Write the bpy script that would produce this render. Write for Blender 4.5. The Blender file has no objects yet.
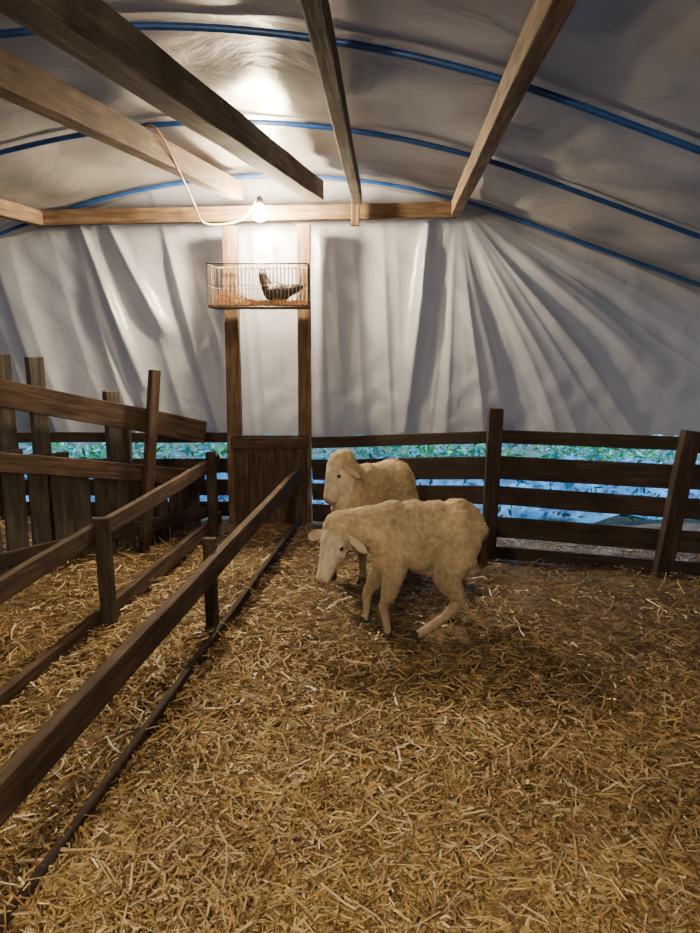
import bpy, bmesh, math, random
import numpy as np
from mathutils import Vector, Matrix, noise
random.seed(7); rng=np.random.default_rng(7)
scene=bpy.context.scene
COL=scene.collection

# ------------------------------------------------------------------ helpers
def ss(x,a,b):
    t=np.clip((x-a)/(b-a),0,1); return t*t*(3-2*t)
def link(o,parent=None):
    COL.objects.link(o)
    if parent is not None: o.parent=parent
    return o
def empty(name):
    e=bpy.data.objects.new(name,None); e.empty_display_size=.2
    return link(e)
def mesh_obj(name,verts,faces,mat=None,parent=None,smooth=False,cols=None):
    me=bpy.data.meshes.new(name)
    me.from_pydata([tuple(v) for v in verts],[],faces); me.update()
    if smooth:
        me.polygons.foreach_set('use_smooth',[True]*len(me.polygons))
    if cols is not None:
        a=me.color_attributes.new('Col','FLOAT_COLOR','POINT')
        a.data.foreach_set('color',np.asarray(cols,dtype=np.float32).ravel())
    o=bpy.data.objects.new(name,me)
    if mat: me.materials.append(mat)
    return link(o,parent)

# ------------------------------------------------------------------ materials
def newmat(name):
    m=bpy.data.materials.new(name); m.use_nodes=True
    nt=m.node_tree; b=nt.nodes['Principled BSDF']
    return m,nt,b
def ramp(nt,stops):
    r=nt.nodes.new('ShaderNodeValToRGB')
    while len(r.color_ramp.elements)<len(stops): r.color_ramp.elements.new(.5)
    for e,(p,c) in zip(r.color_ramp.elements,stops):
        e.position=p; e.color=(*c,1)
    return r
def wood(name,c1,c2,c3,rough=.8):
    m,nt,b=newmat(name); N=nt.nodes; L=nt.links
    tc=N.new('ShaderNodeTexCoord'); oi=N.new('ShaderNodeObjectInfo')
    add=N.new('ShaderNodeVectorMath'); add.operation='ADD'
    sc=N.new('ShaderNodeVectorMath'); sc.operation='SCALE'; sc.inputs['Scale'].default_value=9
    cmb=N.new('ShaderNodeCombineXYZ')
    for i in range(3): L.new(oi.outputs['Random'],cmb.inputs[i])
    L.new(cmb.outputs[0],sc.inputs[0]); L.new(tc.outputs['Object'],add.inputs[0]); L.new(sc.outputs[0],add.inputs[1])
    mp=N.new('ShaderNodeMapping'); mp.inputs['Scale'].default_value=(2,26,26)
    L.new(add.outputs[0],mp.inputs[0])
    n=N.new('ShaderNodeTexNoise'); n.inputs['Scale'].default_value=1.6; n.inputs['Detail'].default_value=8; n.inputs['Distortion'].default_value=.4
    L.new(mp.outputs[0],n.inputs['Vector'])
    r=ramp(nt,[(.3,c1),(.5,c2),(.72,c3)]); L.new(n.outputs['Fac'],r.inputs[0])
    n2=N.new('ShaderNodeTexNoise'); n2.inputs['Scale'].default_value=5; n2.inputs['Detail'].default_value=3
    L.new(add.outputs[0],n2.inputs['Vector'])
    r2=ramp(nt,[(.3,(.55,.5,.45)),(.65,(1.1,1.1,1.1))]); L.new(n2.outputs['Fac'],r2.inputs[0])
    mx=N.new('ShaderNodeMix'); mx.data_type='RGBA'; mx.blend_type='MULTIPLY'; mx.inputs[0].default_value=1
    L.new(r.outputs[0],mx.inputs[6]); L.new(r2.outputs[0],mx.inputs[7])
    L.new(mx.outputs[2],b.inputs['Base Color'])
    b.inputs['Roughness'].default_value=rough
    bp=N.new('ShaderNodeBump'); bp.inputs['Strength'].default_value=.35; bp.inputs['Distance'].default_value=.01
    L.new(n.outputs['Fac'],bp.inputs['Height']); L.new(bp.outputs[0],b.inputs['Normal'])
    return m
W_FENCE=wood('weathered_brown_wood',(.028,.017,.012),(.075,.046,.031),(.14,.088,.06))
W_DARK=wood('dark_stained_wood',(.016,.011,.009),(.040,.026,.020),(.075,.05,.037))
W_BEAM=wood('rafter_wood',(.075,.046,.027),(.165,.105,.062),(.27,.18,.11))
W_SHADEBEAM=wood('shaded_rafter_wood',(.05,.04,.032),(.10,.082,.066),(.17,.14,.115))  # rafter wood with shadow-side darkness and greyness put into its colour
W_GREY=wood('grey_slat_wood',(.032,.027,.025),(.066,.055,.049),(.115,.10,.088))

def tarp(name,base,trans,wr=1.0,bump=.35,patch=.72,rough=.38):
    m,nt,b=newmat(name); N=nt.nodes; L=nt.links
    tc=N.new('ShaderNodeTexCoord')
    n=N.new('ShaderNodeTexNoise'); n.inputs['Scale'].default_value=1.3; n.inputs['Detail'].default_value=6; n.inputs['Roughness'].default_value=.6
    L.new(tc.outputs['Object'],n.inputs['Vector'])
    r=ramp(nt,[(.3,tuple(c*patch for c in base)),(.7,base)]); L.new(n.outputs['Fac'],r.inputs[0])
    L.new(r.outputs[0],b.inputs['Base Color'])
    b.inputs['Roughness'].default_value=rough
    b.inputs['Specular IOR Level'].default_value=.8
    n2=N.new('ShaderNodeTexNoise'); n2.inputs['Scale'].default_value=4.5*wr; n2.inputs['Detail'].default_value=5; n2.inputs['Distortion'].default_value=.8
    L.new(tc.outputs['Object'],n2.inputs['Vector'])
    bp=N.new('ShaderNodeBump'); bp.inputs['Strength'].default_value=bump; bp.inputs['Distance'].default_value=.06
    L.new(n2.outputs['Fac'],bp.inputs['Height']); L.new(bp.outputs[0],b.inputs['Normal'])
    t=N.new('ShaderNodeBsdfTranslucent'); t.inputs[0].default_value=(.6,.6,.62,1)
    mx=N.new('ShaderNodeMixShader'); mx.inputs[0].default_value=trans
    L.new(b.outputs[0],mx.inputs[1]); L.new(t.outputs[0],mx.inputs[2])
    L.new(mx.outputs[0],N['Material Output'].inputs[0])
    return m
TARP_W=tarp('silver_tarp_wall',(.40,.42,.50),.028,bump=.22,patch=.8,rough=.33)
TARP_R=tarp('grey_tarp_roof',(.30,.285,.265),.006,.6,.35,.45,.4)

def simple(name,c,rough=.6,metal=0,nz=0,sc=20):
    m,nt,b=newmat(name); N=nt.nodes; L=nt.links
    n=N.new('ShaderNodeTexNoise'); n.inputs['Scale'].default_value=sc; n.inputs['Detail'].default_value=4
    tc=N.new('ShaderNodeTexCoord'); L.new(tc.outputs['Object'],n.inputs['Vector'])
    r=ramp(nt,[(.35,tuple(x*(1-nz) for x in c)),(.65,tuple(min(1,x*(1+nz)) for x in c))])
    L.new(n.outputs['Fac'],r.inputs[0]); L.new(r.outputs[0],b.inputs['Base Color'])
    b.inputs['Roughness'].default_value=rough; b.inputs['Metallic'].default_value=metal
    return m
BLUE=simple('blue_painted_steel',(.010,.065,.27),.4,0,nz=.25)
WIRE=simple('galvanised_wire',(.20,.16,.13),.45,.4,nz=.2)
BLACKPL=simple('black_plastic',(.02,.02,.02),.4)
ORANGE=simple('cable_rubber',(.75,.42,.20),.5)
HOOF=simple('hoof_horn',(.03,.025,.02),.6)
EYE=simple('sheep_eye',(.01,.008,.006),.1)

def attrmat(name,rough=.8,sheen=0,bump=0,bs=60):
    m,nt,b=newmat(name); N=nt.nodes; L=nt.links
    a=N.new('ShaderNodeAttribute'); a.attribute_name='Col'
    tc=N.new('ShaderNodeTexCoord')
    n=N.new('ShaderNodeTexNoise'); n.inputs['Scale'].default_value=bs; n.inputs['Detail'].default_value=5
    L.new(tc.outputs['Object'],n.inputs['Vector'])
    r=ramp(nt,[(.3,(.75,.73,.7)),(.65,(1.08,1.08,1.08))]); L.new(n.outputs['Fac'],r.inputs[0])
    mx=N.new('ShaderNodeMix'); mx.data_type='RGBA'; mx.blend_type='MULTIPLY'; mx.inputs[0].default_value=1
    L.new(a.outputs['Color'],mx.inputs[6]); L.new(r.outputs[0],mx.inputs[7])
    L.new(mx.outputs[2],b.inputs['Base Color'])
    b.inputs['Roughness'].default_value=rough
    if sheen: b.inputs['Sheen Weight'].default_value=sheen
    if bump:
        bp=N.new('ShaderNodeBump'); bp.inputs['Strength'].default_value=bump; bp.inputs['Distance'].default_value=.01
        L.new(n.outputs['Fac'],bp.inputs['Height']); L.new(bp.outputs[0],b.inputs['Normal'])
    return m
STRAW=attrmat('straw_stalks',.38,bs=30)
WOOL=attrmat('sheep_wool',.95,.1,.5,35)
LEAF=attrmat('outdoor_leaves',.35,bs=8)

def floor_mat():
    m,nt,b=newmat('matted_straw_floor'); N=nt.nodes; L=nt.links
    tc=N.new('ShaderNodeTexCoord')
    outs=[]
    for k,(rot,sc) in enumerate([(.3,(14,110,30)),(1.5,(12,95,30)),(2.4,(16,120,30))]):
        mp=N.new('ShaderNodeMapping'); mp.inputs['Rotation'].default_value=(0,0,rot); mp.inputs['Scale'].default_value=sc
        L.new(tc.outputs['Object'],mp.inputs[0])
        n=N.new('ShaderNodeTexNoise'); n.inputs['Scale'].default_value=1; n.inputs['Detail'].default_value=3; n.inputs['Distortion'].default_value=.6
        L.new(mp.outputs[0],n.inputs['Vector']); outs.append(n.outputs['Fac'])
    a=N.new('ShaderNodeMath'); a.operation='MAXIMUM'; L.new(outs[0],a.inputs[0]); L.new(outs[1],a.inputs[1])
    c=N.new('ShaderNodeMath'); c.operation='MAXIMUM'; L.new(a.outputs[0],c.inputs[0]); L.new(outs[2],c.inputs[1])
    r=ramp(nt,[(.45,(.055,.035,.019)),(.6,(.19,.125,.06)),(.78,(.42,.30,.14))]); L.new(c.outputs[0],r.inputs[0])
    n2=N.new('ShaderNodeTexNoise'); n2.inputs['Scale'].default_value=1.7; n2.inputs['Detail'].default_value=6
    L.new(tc.outputs['Object'],n2.inputs['Vector'])
    r2=ramp(nt,[(.35,(.48,.43,.42)),(.6,(1,1,1))]); L.new(n2.outputs['Fac'],r2.inputs[0])
    mx=N.new('ShaderNodeMix'); mx.data_type='RGBA'; mx.blend_type='MULTIPLY'; mx.inputs[0].default_value=1
    L.new(r.outputs[0],mx.inputs[6]); L.new(r2.outputs[0],mx.inputs[7])
    L.new(mx.outputs[2],b.inputs['Base Color']); b.inputs['Roughness'].default_value=.85
    bp=N.new('ShaderNodeBump'); bp.inputs['Strength'].default_value=.8; bp.inputs['Distance'].default_value=.02
    L.new(c.outputs[0],bp.inputs['Height']); L.new(bp.outputs[0],b.inputs['Normal'])
    return m
FLOOR=floor_mat()
EARTH=simple('outside_earth',(.05,.07,.04),.9,nz=.5,sc=3)

# ------------------------------------------------------------------ boards
def board(parent,name,p0,p1,w,t,mat,up=(0,0,1),jit=.004,bev=.006):
    p0=Vector(p0);p1=Vector(p1); d=p1-p0; Ln=d.length; x=d.normalized()
    u=Vector(up)
    if abs(x.dot(u))>.98: u=Vector((0,1,0))
    z=(u-x*u.dot(x)).normalized(); y=z.cross(x)
    n=max(2,int(Ln/.22))
    bm=bmesh.new(); rings=[]
    sd=random.random()*50
    for i in range(n+1):
        s=i/n*Ln
        oy=(noise.noise((s*1.1,sd,0))*jit*1.6); oz=noise.noise((s*1.3,sd,7))*jit*1.6
        ww=w*(1+noise.noise((s*2,sd,3))*.04)
        ring=[bm.verts.new((s,sy*t/2+oy,sz*ww/2+oz)) for sy,sz in ((-1,-1),(1,-1),(1,1),(-1,1))]
        rings.append(ring)
    for a,b in zip(rings,rings[1:]):
        for k in range(4):
            bm.faces.new((a[k],a[(k+1)%4],b[(k+1)%4],b[k]))
    bm.faces.new(rings[0][::-1]); bm.faces.new(rings[-1])
    bmesh.ops.recalc_face_normals(bm,faces=bm.faces)
    me=bpy.data.meshes.new(name); bm.to_mesh(me); bm.free()
    me.materials.append(mat)
    o=bpy.data.objects.new(name,me); link(o,parent)
    o.matrix_world=Matrix(((x.x,y.x,z.x,p0.x),(x.y,y.y,z.y,p0.y),(x.z,y.z,z.z,p0.z),(0,0,0,1)))
    b=o.modifiers.new('bevel','BEVEL'); b.width=min(bev,t*.3); b.segments=2; b.limit_method='ANGLE'
    return o
def tube(name,pts,r,mat,parent=None,res=3,cyc=False):
    cu=bpy.data.curves.new(name,'CURVE'); cu.dimensions='3D'; cu.bevel_depth=r; cu.bevel_resolution=res; cu.use_fill_caps=True
    s=cu.splines.new('POLY'); s.points.add(len(pts)-1)
    for p,q in zip(s.points,pts): p.co=(*q,1)
    s.use_cyclic_u=cyc
    cu.materials.append(mat)
    o=bpy.data.objects.new(name,cu)
    return link(o,parent)

# ------------------------------------------------------------------ ground
def ground(x,y):
    x=np.asarray(x,float);y=np.asarray(y,float)
    b=-.10*ss(x,.2,1.2)*ss(y,3.4,4.9)
    n=.014*np.sin(2.1*x+1.3*y+.4)+.012*np.sin(-3.3*x+2.6*y+1.9)+.008*np.sin(6.2*x+4.1*y)+.006*np.sin(9.5*x-7.7*y+2)+.004*np.sin(17*x+13*y)
    n=n+.01*np.abs(np.sin(4.7*x-1.2*y)*np.sin(5.3*y+2*x))
    return b+n
nx,ny=260,260
gx=np.linspace(-5.6,4.6,nx); gy=np.linspace(-2.2,6.1,ny)
GX,GY=np.meshgrid(gx,gy); GZ=ground(GX,GY)
V=np.stack([GX.ravel(),GY.ravel(),GZ.ravel()],1)
F=[(j*nx+i,j*nx+i+1,(j+1)*nx+i+1,(j+1)*nx+i) for j in range(ny-1) for i in range(nx-1)]
mesh_obj('floor',V,F,FLOOR,smooth=True)
mesh_obj('ground',[(-40,-40,-.3),(40,-40,-.3),(40,60,-.3),(-40,60,-.3)],[(0,1,2,3)],EARTH)

# straw stalks -------------------------------------------------------
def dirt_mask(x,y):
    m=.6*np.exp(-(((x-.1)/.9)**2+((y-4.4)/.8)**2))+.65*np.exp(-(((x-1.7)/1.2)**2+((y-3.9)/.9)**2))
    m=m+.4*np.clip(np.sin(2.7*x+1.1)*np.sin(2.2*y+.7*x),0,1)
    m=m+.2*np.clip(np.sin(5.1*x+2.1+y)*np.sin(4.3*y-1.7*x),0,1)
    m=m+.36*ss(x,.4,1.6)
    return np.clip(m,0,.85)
def straw(name,N,xr,yr,power):
    u=rng.random(N)
    y=1/((1-u)*(1/yr[0]**power)+u*(1/yr[1]**power))**(1/power)
    xlo=np.maximum(xr[0],-.62*y-.25); xhi=np.minimum(xr[1],.62*y+.25)
    x=xlo+rng.random(N)*(xhi-xlo)
    mask=dirt_mask(x,y); keep=rng.random(N)>mask*.5
    x=x[keep];y=y[keep];mask=mask[keep];N=len(x)
    Ln=rng.gamma(1.9,.026,N).clip(.012,.19); w=rng.uniform(.0010,.0032,N)*(1+.12*y)
    a=rng.random(N)*2*np.pi; pit=rng.normal(0,.22,N)
    z=ground(x,y)+rng.random(N)**1.6*.038+.004+np.abs(np.sin(pit))*Ln*.35
    dx,dy,dz=np.cos(a)*np.cos(pit),np.sin(a)*np.cos(pit),np.sin(pit)
    roll=rng.normal(0,.6,N)
    sx,sy,sz=-np.sin(a)*np.cos(roll),np.cos(a)*np.cos(roll),np.sin(roll)
    bend=rng.normal(0,.12,N)*Ln
    P=np.zeros((N,6,3))
    for k,t in enumerate((-.5,0,.5)):
        off=bend*(.5-abs(t)*2)
        cx=x+dx*Ln*t-np.sin(a)*off; cy=y+dy*Ln*t+np.cos(a)*off; cz=z+dz*Ln*t+abs(bend)*(.5-abs(t))*.6
        for s,q in ((-1,0),(1,1)):
            P[:,k*2+q]=np.stack([cx+s*sx*w,cy+s*sy*w,cz+s*sz*w],1)
    base=np.array([.60,.42,.18]); br=np.array([.27,.165,.075]); pale=np.array([.76,.62,.36])
    t=rng.random(N)[:,None]; c=np.where(t<.52,base,np.where(t<.72,pale,br))*rng.uniform(.55,1.15,(N,1))
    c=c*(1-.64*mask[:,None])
    C=np.ones((N,6,4)); C[:,:,:3]=c[:,None,:]
    idx=np.arange(N)*6
    faces=np.concatenate([np.stack([idx,idx+1,idx+3,idx+2],1),np.stack([idx+2,idx+3,idx+5,idx+4],1)])
    me=bpy.data.meshes.new(name)
    me.vertices.add(N*6); me.vertices.foreach_set('co',P.ravel())
    nf=len(faces); me.loops.add(nf*4); me.loops.foreach_set('vertex_index',faces.ravel().astype(np.int32))
    me.polygons.add(nf); me.polygons.foreach_set('loop_start',(np.arange(nf)*4).astype(np.int32))
    me.update(calc_edges=True)
    at=me.color_attributes.new('Col','FLOAT_COLOR','POINT'); at.data.foreach_set('color',C.astype(np.float32).ravel())
    me.materials.append(STRAW)
    o=bpy.data.objects.new(name,me); link(o)
    return o
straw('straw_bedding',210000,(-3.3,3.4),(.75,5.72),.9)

# ------------------------------------------------------------------ tent shell
def ridge(y): return -.6-.118*(6-y)
def prof(d):
    d=np.abs(d); return 2.97-np.where(d<2,.085*d*d,.34+.34*(d-2))
HOOPS=[6.0,4.6,3.28,1.95,.6,-.75,-1.95]
nx,ny=240,260
ds=np.linspace(-4.3,4.3,nx); ys=np.linspace(-2.05,6.30,ny)
DS,YS=np.meshgrid(ds,ys)
sag=np.zeros_like(YS)
hs=sorted(HOOPS)
for a,b in zip(hs,hs[1:]):
    t=(YS-a)/(b-a); m=(t>=0)&(t<=1); sag=np.where(m,np.sin(np.clip(t,0,1)*np.pi),sag)
wr=.018*np.sin(DS*5+2*np.sin(YS*1.7))*sag+.012*np.sin(DS*11+YS*4.1+1.5*np.sin(YS*3))*sag+.01*np.sin(YS*9+DS*3)*sag
Zc=prof(DS)+.035-.035*sag+wr-.12*ss(YS,6.1,6.3)
Xc=DS+ridge(YS)
V=np.stack([Xc.ravel(),YS.ravel(),Zc.ravel()],1)
F=[(j*nx+i,j*nx+i+1,(j+1)*nx+i+1,(j+1)*nx+i) for j in range(ny-1) for i in range(nx-1)]
mesh_obj('ceiling',V,F,TARP_R,smooth=True)
for nm,s in (('wall_left',-4.3),('wall_right',4.3)):
    n=120; vs=[];fs=[]
    yy=np.linspace(-2.05,6.12,n)
    zt=float(prof(np.array(4.3)))+.035
    for j,y in enumerate(yy):
        for k in range(8):
            z=zt*(1-k/7)-.05*(k/7)
            vs.append((s+ridge(y)+.03*math.sin(y*9+k*.3)*min(1,k/2),y,z))
    for j in range(n-1):
        for k in range(7): fs.append((j*8+k,(j+1)*8+k,(j+1)*8+k+1,j*8+k+1))
    mesh_obj(nm,vs,fs,TARP_W,smooth=True)
n=100; vs=[];fs=[]
for i in range(n):
    d=-4.3+8.6*i/(n-1); zt=float(prof(np.array(d)))+.035
    for k in range(8):
        vs.append((d+ridge(-2.05),-2.06+.02*math.sin(d*8),zt*(1-k/7)-.05*(k/7)))
for i in range(n-1):
    for k in range(7): fs.append((i*8+k,(i+1)*8+k,(i+1)*8+k+1,i*8+k+1))
mesh_obj('wall_front',vs,fs,TARP_W,smooth=True)  # unseen wall behind the camera, fully closed to keep daylight out

# back wall with hanging folds
def rfold(s,seed,n,a,b,w0,w1,amin=.3):
    r=np.random.default_rng(seed); o=np.zeros_like(s)
    for i in range(n):
        c=a+(b-a)*(i+r.uniform(.1,.9))/n; w=r.uniform(w0,w1); am=r.uniform(amin,1)**1.5
        sk=r.choice([-1,1]); d=(s-c)/w
        d=np.where(d*sk>0,d*.45,d*1.6)
        o=o+am*np.exp(-np.abs(d)**1.35)
    return o
def segfold(X,Z,x0,z0,x1,z1,amp,w0,w1):
    dx,dz=x1-x0,z1-z0; L2=dx*dx+dz*dz
    t=((X-x0)*dx+(Z-z0)*dz)/L2; tc=np.clip(t,0,1)
    dist=np.sqrt((X-x0-tc*dx)**2+(Z-z0-tc*dz)**2)
    w=w0+(w1-w0)*tc
    return amp*np.exp(-(dist/w)**1.5)*(.35+.65*np.sin(np.pi*np.clip(tc*.85+.1,0,1)))
nx,nz=680,220
xs=np.linspace(-4.95,3.75,nx); tt=np.linspace(0,1,nz)
XS,TT=np.meshgrid(xs,tt)
top=prof(XS+.6)+.05
bot=.74+.02*np.sin(XS*7)+.012*np.sin(XS*23)
ZS=bot+(top-bot)*TT
down=np.clip((2.62-ZS)/.5,0,1)
sL=XS+.26*(ZS-2.65)+.02*np.sin(ZS*2.5+XS)
L_=rfold(sL,3,17,-5,-.9,.045,.12)*.075
Lm=rfold(XS+.05*(ZS-2.6),8,13,-1.3,1.1,.04,.10)*.040
ax,az=.93,2.80
ang=np.arctan2(XS-ax,az-ZS+.02); rr=np.sqrt((XS-ax)**2+(ZS-az)**2)
R_=rfold(ang+.012*np.sin(rr*3),11,13,-.35,1.45,.030,.085)*.07*np.clip(rr/1.1,0,1.2)*(.5+.5*np.exp(-np.clip(rr-1.8,0,9)*.8))
R_=R_+rfold(ang,23,24,-.35,1.45,.012,.03)*.014*np.clip(rr/1.1,0,1.2)
wR=ss(XS,.50,.80); wL=1-ss(XS,-1.2,-.9)
disp=(wR*R_+wL*L_+(1-wR)*(1-wL)*Lm)*(.25+.75*down)
disp+=segfold(XS,ZS,-2.35,2.6,-1.85,1.2,.08,.03,.06)+segfold(XS,ZS,-2.1,2.6,-1.65,1.7,.09,.03,.07)
disp+=segfold(XS,ZS,.68,2.6,.50,.8,.11,.04,.09)
disp+=.02*np.sin(XS*2.2+1)*np.sin(ZS*1.9)+.004*np.sin(XS*19+5*np.sin(ZS*3))*np.sin(ZS*7+XS*3)
Yw=6.17-disp
V=np.stack([XS.ravel(),Yw.ravel(),ZS.ravel()],1)
F=[(j*nx+i,j*nx+i+1,(j+1)*nx+i+1,(j+1)*nx+i) for j in range(nz-1) for i in range(nx-1)]
mesh_obj('wall_back',V,F,TARP_W,smooth=True)
for i,y in enumerate(HOOPS):
    pts=[(d+ridge(y),y,float(prof(np.array(d)))) for d in np.linspace(-4.22,4.22,60)]
    pts=[(pts[0][0],y,0)]+pts+[(pts[-1][0],y,0)]
    tube('tent_hoop',pts,.017,BLUE)

# ------------------------------------------------------------------ roof timbers
def ext(a,b,k):
    a=Vector(a);b=Vector(b); return a+(a-b)*k
def single(name,*a,**k):
    return board(None,name,*a,**k)
a,b=(-.92,2.10,2.59),(-.28,5.72,2.79); single('roof_rafter',ext(a,b,.5),b,.15,.14,W_SHADEBEAM)
a,b=(-1.33,2.75,2.60),(-.92,5.78,2.80); single('roof_rafter',ext(a,b,.6),b,.14,.10,W_BEAM)
a,b=(-.12,2.56,2.74),(.06,5.72,2.74); single('roof_rafter',ext(a,b,.5),b,.11,.075,W_SHADEBEAM)
a,b=(.65,2.38,2.67),(.87,5.82,2.68); single('roof_rafter',ext(a,b,.6),b,.12,.08,W_BEAM)
a,b=(-2.75,3.2,2.50),(-2.56,5.82,2.60); single('roof_rafter',ext(a,b,.6),b,.12,.08,W_BEAM)
single('back_tie_beam',(-2.62,5.88,2.61),(.88,5.88,2.67),.12,.07,W_BEAM)
single('timber_post',(-1.02,5.88,-.05),(-1.0,5.88,2.54),.12,.10,W_BEAM,up=(1,0,0))
single('timber_post',(-.40,5.88,-.05),(-.385,5.88,2.56),.11,.10,W_BEAM,up=(1,0,0))
single('hanging_bracket',(.04,5.78,2.53),(.05,5.78,2.76),.07,.05,W_BEAM,up=(1,0,0))

# ------------------------------------------------------------------ pen fences
def yA(y): return -1.124+.118*y
def yB(y): return -1.814+.118*y
A=empty('pen_divider_fence')
board(A,'top_rail',(yA(.3),.3,.38),(yA(5.72),5.72,.47),.12,.045,W_FENCE)
board(A,'kick_board',(yA(.3),.3,.02),(yA(5.72),5.72,.03),.09,.035,W_DARK)
for i,y in enumerate((.9,3.50)):
    board(A,'stake_%d'%i,(yA(y)-.045,y,-.05),(yA(y)-.045,y,.56 if i else .46),.07,.045,W_DARK,up=(1,0,0))
B=empty('feed_alley_fence')
board(B,'top_rail',(yB(1.2),1.2,.54),(yB(5.72),5.72,.60),.10,.04,W_FENCE)
board(B,'bottom_rail',(yB(1.2),1.2,.06),(yB(5.72),5.72,.09),.11,.04,W_FENCE)
for i,y in enumerate((1.6,3.55,5.4)):
    board(B,'stake_%d'%i,(yB(y)+.045,y,-.05),(yB(y)+.045,y,.66 if i<2 else .72),.08,.05,W_DARK,up=(1,0,0))
C=empty('slatted_side_fence')
c0=Vector((-2.30,4.2,0)); cd=Vector((1.2,1.5,0)).normalized(); cn=Vector((cd.y,-cd.x,0))
def cp(s,z,off=0): 
    p=c0+cd*s+cn*off; return (p.x,p.y,z)
board(C,'top_rail',cp(-1.3,1.31+.26*1.3),cp(1.74,1.32-.265*1.74),.18,.045,W_FENCE)
board(C,'mid_rail',cp(-1.3,.94+.2),cp(1.72,.94-.27*1.72),.13,.04,W_FENCE)
board(C,'low_rail',cp(-1.3,.2),cp(1.72,.18),.10,.035,W_DARK,)
s=-1.25;i=0
while s<1.65:
    w=.125+.03*random.random()
    board(C,'slat_%d'%i,cp(s,-.05,-.05),cp(s+random.uniform(-.02,.02),(.98-.27*max(s,-.5))-.04+random.uniform(-.04,.04),-.05),w,.025,W_GREY,up=cd)
    s+=w+.022; i+=1
for i,(s,h) in enumerate(((-.9,1.65),(.20,1.52),(.42,1.50),(.98,1.24))):
    board(C,'post_%d'%i,cp(s,-.05,-.12),cp(s,h,-.12),.11,.06,W_GREY,up=cd)
board(C,'leaning_post',cp(1.06,-.05,.06),cp(1.24,1.39,.07),.08,.055,W_FENCE,up=cd)

D=empty('plank_back_fence')
pts=[(-.33,5.80),(1.10,5.17),(2.36,4.78),(3.34,4.52)]
levels=[(.875,.10),(.64,.18),(.415,.150),(.165,.165),(-.04,.10)]
levL=[(.74,.09),(.50,.18),(.30,.145),(.11,.15),(-.05,.12)]
for seg in range(3):
    (x0,y0),(x1,y1)=pts[seg],pts[seg+1]
    for i,(lv,ll) in enumerate(zip(levels,levL)):
        z0=ll[0] if seg==0 else lv[0]
        board(D,'plank_%d_%d'%(seg,i),(x0,y0,z0+random.uniform(-.008,.008)),(x1,y1,lv[0]+random.uniform(-.008,.008)),(ll[1]+lv[1])/2 if seg==0 else lv[1],.028,W_DARK)
board(D,'post_0',(1.09,5.12,-.2),(1.11,5.12,1.10),.11,.08,W_DARK,up=(1,0,0))
board(D,'post_1',(2.27,4.72,-.2),(2.41,4.72,.98),.12,.08,W_DARK,up=(1,0,0))
board(D,'post_2',(3.26,4.48,-.2),(3.28,4.48,1.0),.11,.08,W_DARK,up=(1,0,0))
E=empty('plank_back_fence')
for i,(z,w) in enumerate(((.755,.09),(.50,.13),(.30,.15),(.10,.14))):
    board(E,'plank_%d'%i,(-4.7,5.98,z),(-1.08,5.98,z),w,.028,W_DARK)
for i,x in enumerate((-4.2,-3.1,-2.0)):
    board(E,'post_%d'%i,(x,5.93,-.1),(x,5.93,1.0),.10,.06,W_DARK,up=(1,0,0))
G=empty('plank_door_panel')
for i in range(5):
    x=-.95+i*.125
    board(G,'plank_%d'%i,(x,5.79,-.03),(x,5.79,.80),.125,.025,W_FENCE,up=(1,0,0),jit=.001,bev=.002)
board(G,'cross_batten',(-1.03,5.755,.74),(-.36,5.755,.74),.09,.03,W_FENCE)

# ------------------------------------------------------------------ lamps
def bulb_mat(name,s):
    m=bpy.data.materials.new(name); m.use_nodes=True; nt=m.node_tree
    nt.nodes.remove(nt.nodes['Principled BSDF'])
    e=nt.nodes.new('ShaderNodeEmission'); e.inputs[0].default_value=(1,.78,.48,1); e.inputs[1].default_value=s
    nt.links.new(e.outputs[0],nt.nodes['Material Output'].inputs[0]); return m
def lathe(name,prof_,mat,parent,n=24):
    vs=[];fs=[]
    for r,z in prof_:
        for k in range(n):
            a=2*math.pi*k/n; vs.append((r*math.cos(a),r*math.sin(a),z))
    for j in range(len(prof_)-1):
        for k in range(n): fs.append((j*n+k,j*n+(k+1)%n,(j+1)*n+(k+1)%n,(j+1)*n+k))
    return mesh_obj(name,vs,fs,mat,parent,smooth=True)
def bulb(loc,strength,sc=1,rot=(0,0,0)):
    p=empty('light_bulb')
    lathe('glass',[(.0005,-.062),(.025,-.058),(.043,-.042),(.052,-.018),(.052,.004),(.042,.028),(.026,.045),(.018,.055)],bulb_mat('warm_bulb',strength),p)
    lathe('socket',[(.019,.05),(.023,.052),(.025,.07),(.022,.10),(.008,.11),(.0005,.11)],BLACKPL,p)
    p.location=loc; p.scale=(sc,)*3; p.rotation_euler=rot
    return p
bulb((-.71,5.58,2.60),2900,1.1)
bulb((-.75,-.7,2.35),2500)  # added bulb, unseen behind the camera, to light the foreground
bulb((-.60,4.38,2.82),700,.62,(.4,-1.1,0))  # small added bulb, standing in for a bright spot near the ceiling
def bez(pts,n=12):
    out=[]
    P=[Vector(p) for p in pts]
    for i in range(len(P)-1):
        p0=P[max(i-1,0)];p1=P[i];p2=P[i+1];p3=P[min(i+2,len(P)-1)]
        for k in range(n):
            t=k/n
            out.append(.5*((2*p1)+(-p0+p2)*t+(2*p0-5*p1+4*p2-p3)*t*t+(-p0+3*p1-3*p2+p3)*t**3))
    out.append(P[-1]); return out
tube('power_cable',bez([(-1.22,4.15,2.74),(-1.14,4.1,2.80),(-1.08,4.12,2.76),(-1.06,4.5,2.62),(-1.10,5.0,2.56),(-1.10,5.3,2.48),(-.98,5.5,2.50),(-.85,5.62,2.56),(-.76,5.72,2.70),(-.71,5.62,2.73),(-.71,5.58,2.72)]),.0065,ORANGE)

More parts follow.
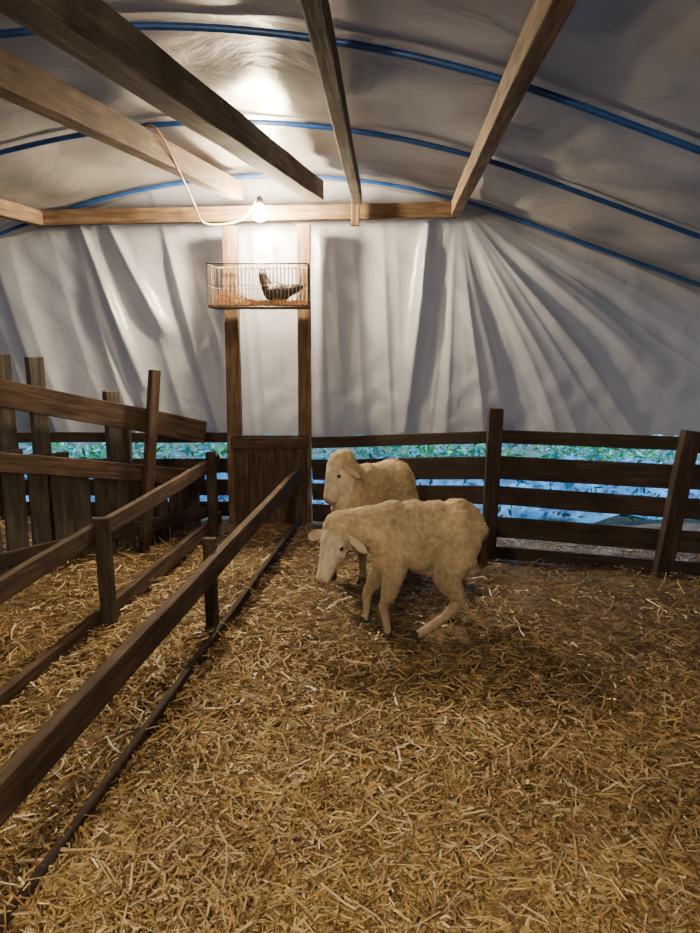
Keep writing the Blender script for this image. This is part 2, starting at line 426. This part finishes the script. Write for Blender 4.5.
# ------------------------------------------------------------------ wire basket
WB=empty('wire_nest_basket')
x0,x1,y0,y1,z0,z1=-1.12,-.33,5.46,5.80,1.87,2.20
for z,r in ((z0,.006),((z0+z1)/2,.003),(z1,.006)):
    tube('rim',[(x0,y0,z),(x1,y0,z),(x1,y1,z),(x0,y1,z)],r,WIRE,WB,2,True)
cu=bpy.data.curves.new('wires','CURVE'); cu.dimensions='3D'; cu.bevel_depth=.0032; cu.bevel_resolution=1
def wl(a,b):
    s=cu.splines.new('POLY'); s.points.add(1); s.points[0].co=(*a,1); s.points[1].co=(*b,1)
n=26
for i in range(n+1):
    x=x0+(x1-x0)*i/n
    wl((x,y0,z0),(x,y0,z1)); wl((x,y1,z0),(x,y1,z1)); wl((x,y0,z0),(x,y1,z0))
for i in range(9):
    y=y0+(y1-y0)*i/8
    wl((x0,y,z0),(x0,y,z1)); wl((x1,y,z0),(x1,y,z1)); wl((x0,y,z0),(x1,y,z0))
cu.materials.append(WIRE); link(bpy.data.objects.new('wires',cu),WB)
mesh_obj('base_tray',[(x0,y0,z0+.004),(x1,y0,z0+.004),(x1,y1,z0+.004),(x0,y1,z0+.004),(x0,y0,z0+.016),(x1,y0,z0+.016),(x1,y1,z0+.016),(x0,y1,z0+.016)],[(0,3,2,1),(4,5,6,7),(0,1,5,4),(1,2,6,5),(2,3,7,6),(3,0,4,7)],W_FENCE,WB)
vs=[];fs=[];cs=[]
for i in range(700):
    u=rng.random(); x=x0+.03+(x1-x0-.06)*u; y=rng.uniform(y0+.02,y1-.02)
    h=.03+.10*math.exp(-((x+1.0)/.13)**2)
    z=z0+.02+rng.random()*h; a=rng.random()*6.28; l=rng.uniform(.03,.07); w=.003
    dx,dy,dz=math.cos(a)*l/2,math.sin(a)*l/2*.5,rng.normal(0,.2)*l
    x=min(max(x,x0+abs(dx)+.01),x1-abs(dx)-.01)
    b=len(vs); vs+= [(x-dx,y-dy,z-dz-w),(x+dx,y+dy,z+dz-w),(x+dx,y+dy,z+dz+w),(x-dx,y-dy,z-dz+w)]
    fs.append((b,b+1,b+2,b+3)); c=np.array([.45,.23,.10])*rng.uniform(.4,1.1); cs+=[(*c,1)]*4
mesh_obj('hay',vs,fs,STRAW,WB,cols=cs)

# ------------------------------------------------------------------ organic body builder
_b=bmesh.new(); bmesh.ops.create_uvsphere(_b,u_segments=20,v_segments=14,radius=1)
_b.verts.ensure_lookup_table()
SV=np.array([v.co[:] for v in _b.verts]); SF=[tuple(v.index for v in f.verts) for f in _b.faces]; _b.free()
class Acc:
    def __init__(s): s.v=[]; s.f=[]; s.n=0
def add_sphere(A_,c,r):
    c=np.array(c[:],float)
    A_.v.append(SV*np.array(r)+c); A_.f.extend([tuple(i+A_.n for i in f) for f in SF]); A_.n+=len(SV)
def add_limb(A_,pts):
    for (a,ra),(b,rb) in zip(pts,pts[1:]):
        a=Vector(a);b=Vector(b); n=max(2,int((b-a).length/(min(ra,rb)*.35)))
        for k in range(n+1):
            t=k/n; add_sphere(A_,a.lerp(b,t),(ra+(rb-ra)*t,)*3)
def organic(A_,voxel,smooth=4):
    me=bpy.data.meshes.new('tmp'); me.from_pydata(np.concatenate(A_.v).tolist(),[],A_.f); me.update()
    o=bpy.data.objects.new('tmp',me); COL.objects.link(o)
    r=o.modifiers.new('r','REMESH'); r.mode='VOXEL'; r.voxel_size=voxel
    s=o.modifiers.new('s','SMOOTH'); s.iterations=smooth; s.factor=.5
    dg=bpy.context.evaluated_depsgraph_get(); dg.update()
    ev=o.evaluated_get(dg); m2=bpy.data.meshes.new_from_object(ev)
    n=len(m2.vertices); co=np.zeros(n*3); m2.vertices.foreach_get('co',co); co=co.reshape(-1,3)
    no=np.zeros(n*3); m2.vertices.foreach_get('normal',no); no=no.reshape(-1,3)
    faces=[tuple(p.vertices) for p in m2.polygons]
    bpy.data.objects.remove(o); bpy.data.meshes.remove(me); bpy.data.meshes.remove(m2)
    return co,no,faces

def ear(parent,root,tip,w,mat,normal):
    root=Vector(root);tip=Vector(tip);d=tip-root; nrm=Vector(normal).normalized(); side=d.normalized().cross(nrm).normalized(); nrm=side.cross(d.normalized())
    vs=[];fs=[];n=9
    for i in range(n):
        t=i/(n-1); ww=w*(.35+1.3*t)*(1-t**2.6)**.8 if t<1 else .0005
        ww=max(ww,.0006)
        for sgn,th in ((-1,0),(-.5,.5),(0,1),(.5,.5),(1,0),(.5,-.1),(0,.35),(-.5,-.1)):
            p=root+d*t+side*(ww*sgn)+nrm*(-.012*th*(1-t)-.002)+nrm*(-.02*t*t)
            vs.append(p)
    for i in range(n-1):
        for k in range(8): fs.append((i*8+k,i*8+(k+1)%8,(i+1)*8+(k+1)%8,(i+1)*8+k))
    fs.append(tuple(range(8))); fs.append(tuple(range((n-1)*8,n*8))[::-1])
    cs=[(.66,.57,.46,1)]*len(vs)
    return mesh_obj('ear',vs,fs,mat,parent,smooth=True,cols=cs)

def make_sheep(loc,heading,scale,legs,neck,poll,muzzle,headside,tone,tail_dark,hs=1.0):
    root=empty('sheep')
    bm=Acc()
    for c,r in (((.20,0,.52),(.150,.140,.19)),((.08,0,.53),(.18,.15,.18)),((-.06,0,.54),(.19,.15,.165)),((-.19,0,.54),(.15,.145,.18)),((-.23,0,.52),(.12,.135,.15)),((-.02,0,.60),(.27,.115,.105)),((.26,0,.50),(.08,.095,.13))):
        add_sphere(bm,Vector(c),r)
    poll=Vector(poll);muz=Vector(muzzle)
    add_limb(bm,[((.18,0,.57),.13)]+neck+[(poll-(muz-poll)*.05,.083*hs)])
    hd=(muz-poll).normalized()
    side=Vector(headside).normalized(); side=(side-hd*side.dot(hd)).normalized(); upv=side.cross(hd)
    if upv.z<0 and abs(hd.z)<.95: upv=-upv
    HL=(muz-poll).length
    H=lambda t,s,u: poll+hd*(t*HL)+side*(s*hs)+upv*(u*hs)
    add_limb(bm,[(H(.0,0,.0),.080*hs),(H(.3,0,.004),.072*hs),(H(.62,0,.0),.052*hs),(H(.9,0,-.004),.042*hs)])
    add_sphere(bm,H(.93,0,-.012),(.038*hs,.038*hs,.034*hs))
    add_limb(bm,[(H(.3,0,-.04),.045*hs),(H(.85,0,-.03),.028*hs)])
    for sg in (-1,1):
        add_sphere(bm,H(.32,.05*sg,.028),(.024*hs,)*3)
        add_sphere(bm,H(.42,.045*sg,-.02),(.032*hs,)*3)
    for L in legs: add_limb(bm,L)
    add_limb(bm,[((-.30,0,.63),.035),((-.345,0,.54),.038),((-.36,.0,.38),.028)])
    co,no,faces=organic(bm,.0105,3)
    n=len(co)
    P=poll; tpar=((co-np.array(P))@np.array(hd))/HL
    dist=np.linalg.norm(co-(np.array(P)+np.clip(tpar,0,1.1)[:,None]*HL*np.array(hd)),axis=1)
    face=ss(tpar,.10,.28)*(dist<.115*hs)
    shank=1-ss(co[:,2],.13,.20)
    woolw=(1-face)*(1-.9*(1-ss(co[:,2],.14,.30)))
    dsp=np.array([noise.noise(Vector(c)*15)*.8+noise.noise(Vector(c)*38)*.35+noise.noise(Vector(c)*7)*.8 for c in co])
    co=co+no*(dsp*.012*woolw)[:,None]
    wool=np.array(tone); facec=np.array([.66,.58,.47]); legc=np.array([.40,.32,.22])
    big=np.array([noise.noise(Vector(c)*5+Vector((3,1,2))) for c in co])
    col=wool[None,:]*(1+.3*big[:,None])*(1+.25*dsp[:,None])
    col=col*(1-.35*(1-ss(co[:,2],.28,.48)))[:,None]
    col=col*(1-face[:,None])+facec*face[:,None]
    col=col*(1-shank[:,None])+legc*shank[:,None]
    nosem=(ss(tpar,.95,1.04)*(dist<.08))[:,None]; col=col*(1-nosem)+np.array([.36,.21,.17])*nosem
    if tail_dark:
        td=(1-ss(np.linalg.norm((co-np.array([-.385,0,.44]))*np.array([1,1,.6]),axis=1),.055,.10))[:,None]
        col=col*(1-td)+np.array([.045,.028,.018])*td
    col=np.clip(col,.005,1)
    tri=np.array([f[:3] for f in faces])
    ww=woolw[tri].mean(1); cand=np.where(ww>.5)[0]
    M=34000; pick=rng.choice(cand,M)
    bar=rng.dirichlet((1,1,1),M)
    p=(co[tri[pick]]*bar[:,:,None]).sum(1); nn=no[tri[pick]].mean(1)
    tang=np.cross(nn,rng.normal(size=(M,3))); tang/=np.linalg.norm(tang,axis=1)[:,None]
    dirn=nn*.38+tang*.4+np.array([-.45,0,-.35]); dirn/=np.linalg.norm(dirn,axis=1)[:,None]
    ln=rng.uniform(.008,.016,M)[:,None]; sd=np.cross(dirn,nn+.01); sd/=np.linalg.norm(sd,axis=1)[:,None]+1e-9
    w=.0022
    q0=p-nn*.003-sd*w; q1=p-nn*.003+sd*w; q2=p+dirn*ln*.6+sd*w*.8+nn*.001; q3=p+dirn*ln*.6-sd*w*.8+nn*.001; q4=p+dirn*ln+nn*-.001
    LV=np.stack([q0,q1,q2,q3,q4],1).reshape(-1,3)
    lc=np.repeat((col[tri[pick,0]]*rng.uniform(.8,1.2,(M,1))),5,0)
    lf=[]
    for k in range(M):
        b=n+k*5; lf.append((b,b+1,b+2,b+3)); lf.append((b+3,b+2,b+4))
    allv=np.concatenate([co,LV]); allc=np.ones((len(allv),4)); allc[:n,:3]=col; allc[n:,:3]=np.clip(lc,0,1)
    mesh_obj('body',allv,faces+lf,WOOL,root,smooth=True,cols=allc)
    for sg in (-1,1):
        r=H(.10,.065*sg,.015); t=H(.30,.19*sg,-.03); ear(root,r,t,.034*hs,WOOL,hd*1.0+upv*.8)
        for nm,pp,rr_,mm in (('eye',H(.36,.062*sg,.024),.0135*hs,EYE),('nostril',H(1.04,.015*sg,.004),.006,EYE)):
            a_=Acc(); add_sphere(a_,pp,(rr_,)*3); mesh_obj(nm,a_.v[0],a_.f,mm,root,smooth=True)
    for i,L in enumerate(legs):
        f=Vector(L[-1][0])
        vs=[];fs=[];m=14
        for (zz,rx,ry,ox) in ((0,.034,.026,.010),(.012,.034,.026,.008),(.035,.027,.022,.002),(.05,.022,.019,0)):
            for a in range(m):
                an=2*math.pi*a/m; cleft=.75 if a==0 else 1
                vs.append((f.x+ox+rx*math.cos(an)*cleft,f.y+ry*math.sin(an),f.z-.028+zz))
        for j in range(3):
            for a in range(m): fs.append((j*m+a,j*m+(a+1)%m,(j+1)*m+(a+1)%m,(j+1)*m+a))
        fs.append(tuple(range(m))[::-1]); fs.append(tuple(range(3*m,4*m)))
        mesh_obj('hoof_%d'%i,vs,fs,HOOF,root)
    root.location=loc; root.rotation_euler=(0,0,heading); root.scale=scale
    return root

legs1=[
 [((.18,.08,.44),.082),((.22,.09,.29),.048),((.265,.10,.175),.031),((.24,.10,.07),.022),((.235,.10,.028),.024)],
 [((.20,-.08,.44),.082),((.28,-.09,.29),.046),((.35,-.10,.175),.030),((.35,-.10,.07),.021),((.365,-.10,.028),.024)],
 [((-.19,.08,.47),.112),((-.11,.10,.34),.074),((-.20,.11,.21),.038),((-.11,.11,.12),.026),((.06,.12,.028),.025)],
 [((-.19,-.08,.47),.112),((-.15,-.10,.34),.068),((-.26,-.10,.21),.036),((-.22,-.10,.10),.024),((-.20,-.10,.028),.024)]]
g=float(ground(.42,3.6))
make_sheep((.415,3.58,g+.005),math.pi+.05,(.90,1.0,1.07),legs1,[((.33,.01,.58),.11),((.45,.02,.58),.092)],(.535,.04,.57),(.635,.19,.35),(.88,-.47,0),(.53,.425,.275),True,1.08)
legs2=[
 [((.18,.08,.44),.085),((.20,.09,.29),.050),((.21,.10,.175),.031),((.20,.10,.07),.021),((.205,.10,.028),.024)],
 [((.20,-.08,.44),.085),((.25,-.09,.29),.048),((.30,-.10,.175),.030),((.28,-.10,.07),.021),((.285,-.10,.028),.024)],
 [((-.19,.08,.47),.115),((-.14,.10,.34),.070),((-.27,.11,.21),.036),((-.25,.11,.10),.023),((-.22,.11,.028),.024)],
 [((-.19,-.08,.47),.115),((-.15,-.10,.34),.070),((-.22,-.10,.21),.036),((-.19,-.10,.10),.023),((-.15,-.10,.028),.024)]]
g=float(ground(.19,4.45))
make_sheep((.16,4.45,g+.005),math.pi+.72,(.95,1.05,1.09),legs2,[((.27,0,.65),.115),((.30,.0,.70),.10)],(.30,.0,.73),(.42,.0,.53),(.30,1,0),(.50,.395,.25),False,1.05)

# ------------------------------------------------------------------ hen in basket
def hen(loc,sc):
    root=empty('black_hen'); bm=Acc()
    add_sphere(bm,Vector((0,0,.09)),(.10,.062,.07))
    add_limb(bm,[((.05,0,.10),.05),((.085,0,.16),.036),((.095,0,.19),.032),((.10,0,.205),.031)])
    add_limb(bm,[((-.07,0,.10),.045),((-.13,0,.12),.034),((-.17,0,.13),.018)])
    add_sphere(bm,Vector((0,.045,.095)),(.075,.025,.045)); add_sphere(bm,Vector((0,-.045,.095)),(.075,.025,.045))
    co,no,f=organic(bm,.007,3)
    cols=np.ones((len(co),4)); cols[:,:3]=(.018,.018,.022)
    mesh_obj('body',co,f,attrmat('black_feathers',.5,bump=.6,bs=80),root,smooth=True,cols=cols)
    RED=simple('hen_comb_skin',(.45,.03,.02),.5); YEL=simple('hen_beak_horn',(.4,.28,.08),.4)
    mesh_obj('comb',[(.08,-.003,.225),(.12,-.003,.225),(.122,-.003,.242),(.11,-.003,.235),(.104,-.003,.252),(.096,-.003,.237),(.085,-.003,.248),(.08,.003,.225),(.12,.003,.225),(.122,.003,.242),(.11,.003,.235),(.104,.003,.252),(.096,.003,.237),(.085,.003,.248)],[(0,1,2,3,4,5,6),(13,12,11,10,9,8,7)]+[(i,(i+1)%7,7+(i+1)%7,7+i) for i in range(7)],RED,root)
    mesh_obj('beak',[(.118,-.009,.198),(.118,.009,.198),(.12,0,.212),(.148,0,.198)],[(0,1,2),(0,3,1),(1,3,2),(2,3,0)],YEL,root)
    for s in (-1,1):
        tube('leg_%d'%(s+1),[(.01,.02*s,.04),(.012,.02*s,.002)],.005,YEL,root)
    root.location=loc; root.scale=(sc,)*3; root.rotation_euler=(0,0,math.pi+.25)
hen((-.59,5.62,1.888),1.15)

# ------------------------------------------------------------------ outside vegetation
def foliage(name,N,xr,yr,zf,sz,cols3):
    x=rng.uniform(*xr,N);y=rng.uniform(*yr,N);z=zf(x,y,rng.random(N))
    c=np.stack([x,y,z],1)
    d=rng.normal(size=(N,3)); d/=np.linalg.norm(d,axis=1)[:,None]
    s=np.cross(d,rng.normal(size=(N,3))); s/=np.linalg.norm(s,axis=1)[:,None]
    l=rng.uniform(.5,1.3,(N,1))*sz; w=l*.3
    P=np.stack([c-d*l,c+s*w,c+d*l,c-s*w],1).reshape(-1,3)
    F=[(i*4,i*4+1,i*4+2,i*4+3) for i in range(N)]
    t=rng.random((N,1)); col=np.where(t<.5,np.array(cols3[0]),np.where(t<.8,np.array(cols3[1]),np.array(cols3[2])))*rng.uniform(.4,1.3,(N,1))
    C=np.ones((N,4,4)); C[:,:,:3]=col[:,None]
    return mesh_obj(name,P,F,LEAF,cols=np.clip(C.reshape(-1,4),0,1))
foliage('hedge_foliage',14000,(-6,6),(7.25,8.4),lambda x,y,r:1.6*r*(.6+.4*np.sin(x*3+y)),.06,((.16,.66,.16),(.10,.62,.50),(.30,.75,.95)))  # blue-cyan leaf colours are painted-in sky reflections
foliage('weed_foliage',2600,(-6,6),(6.3,7.2),lambda x,y,r:-.1+.5*(y-6.35)+.12*r+.10*r*np.sin(x*4.3)*np.sin(x*1.7+2),.05,((.05,.26,.10),(.06,.36,.34),(.10,.45,.70)))  # bluish leaves here also carry reflected sky in their colour
n=90; vs=[];fs=[]
for j in range(16):
    for i in range(n):
        vs.append((-6+12*i/(n-1),6.35+.85*j/15,-.10+.42*j/15+.04*math.sin(i*1.3+j)+.03*math.sin(j*2.2+i*.4)))
for j in range(15):
    for i in range(n-1): fs.append((j*n+i,j*n+i+1,(j+1)*n+i+1,(j+1)*n+i))
mesh_obj('blue_groundsheet',vs,fs,simple('blue_plastic_sheet',(.09,.38,.72),.25,nz=.8,sc=7),smooth=True)

# ------------------------------------------------------------------ world + camera
w=bpy.data.worlds.new('dusk_sky'); scene.world=w; w.use_nodes=True
bg=w.node_tree.nodes['Background']
nt=w.node_tree; tc=nt.nodes.new('ShaderNodeTexCoord'); sp=nt.nodes.new('ShaderNodeSeparateXYZ'); nt.links.new(tc.outputs['Generated'],sp.inputs[0])
r=ramp(nt,[(.0,(.10,.16,.22)),(.5,(.34,.50,.78)),(1,(.30,.45,.80))])
mp=nt.nodes.new('ShaderNodeMath'); mp.operation='MULTIPLY_ADD'; mp.inputs[1].default_value=.5; mp.inputs[2].default_value=.5
nt.links.new(sp.outputs[2],mp.inputs[0]); nt.links.new(mp.outputs[0],r.inputs[0]); nt.links.new(r.outputs[0],bg.inputs[0])
bg.inputs[1].default_value=5.5

cam=bpy.data.cameras.new('camera'); co=bpy.data.objects.new('camera',cam); link(co)
cam.sensor_fit='VERTICAL'; cam.sensor_height=36; cam.lens=26.0; cam.clip_start=.05
co.location=(0,0,1.6); co.rotation_euler=(math.radians(79.5),0,0)
scene.camera=co
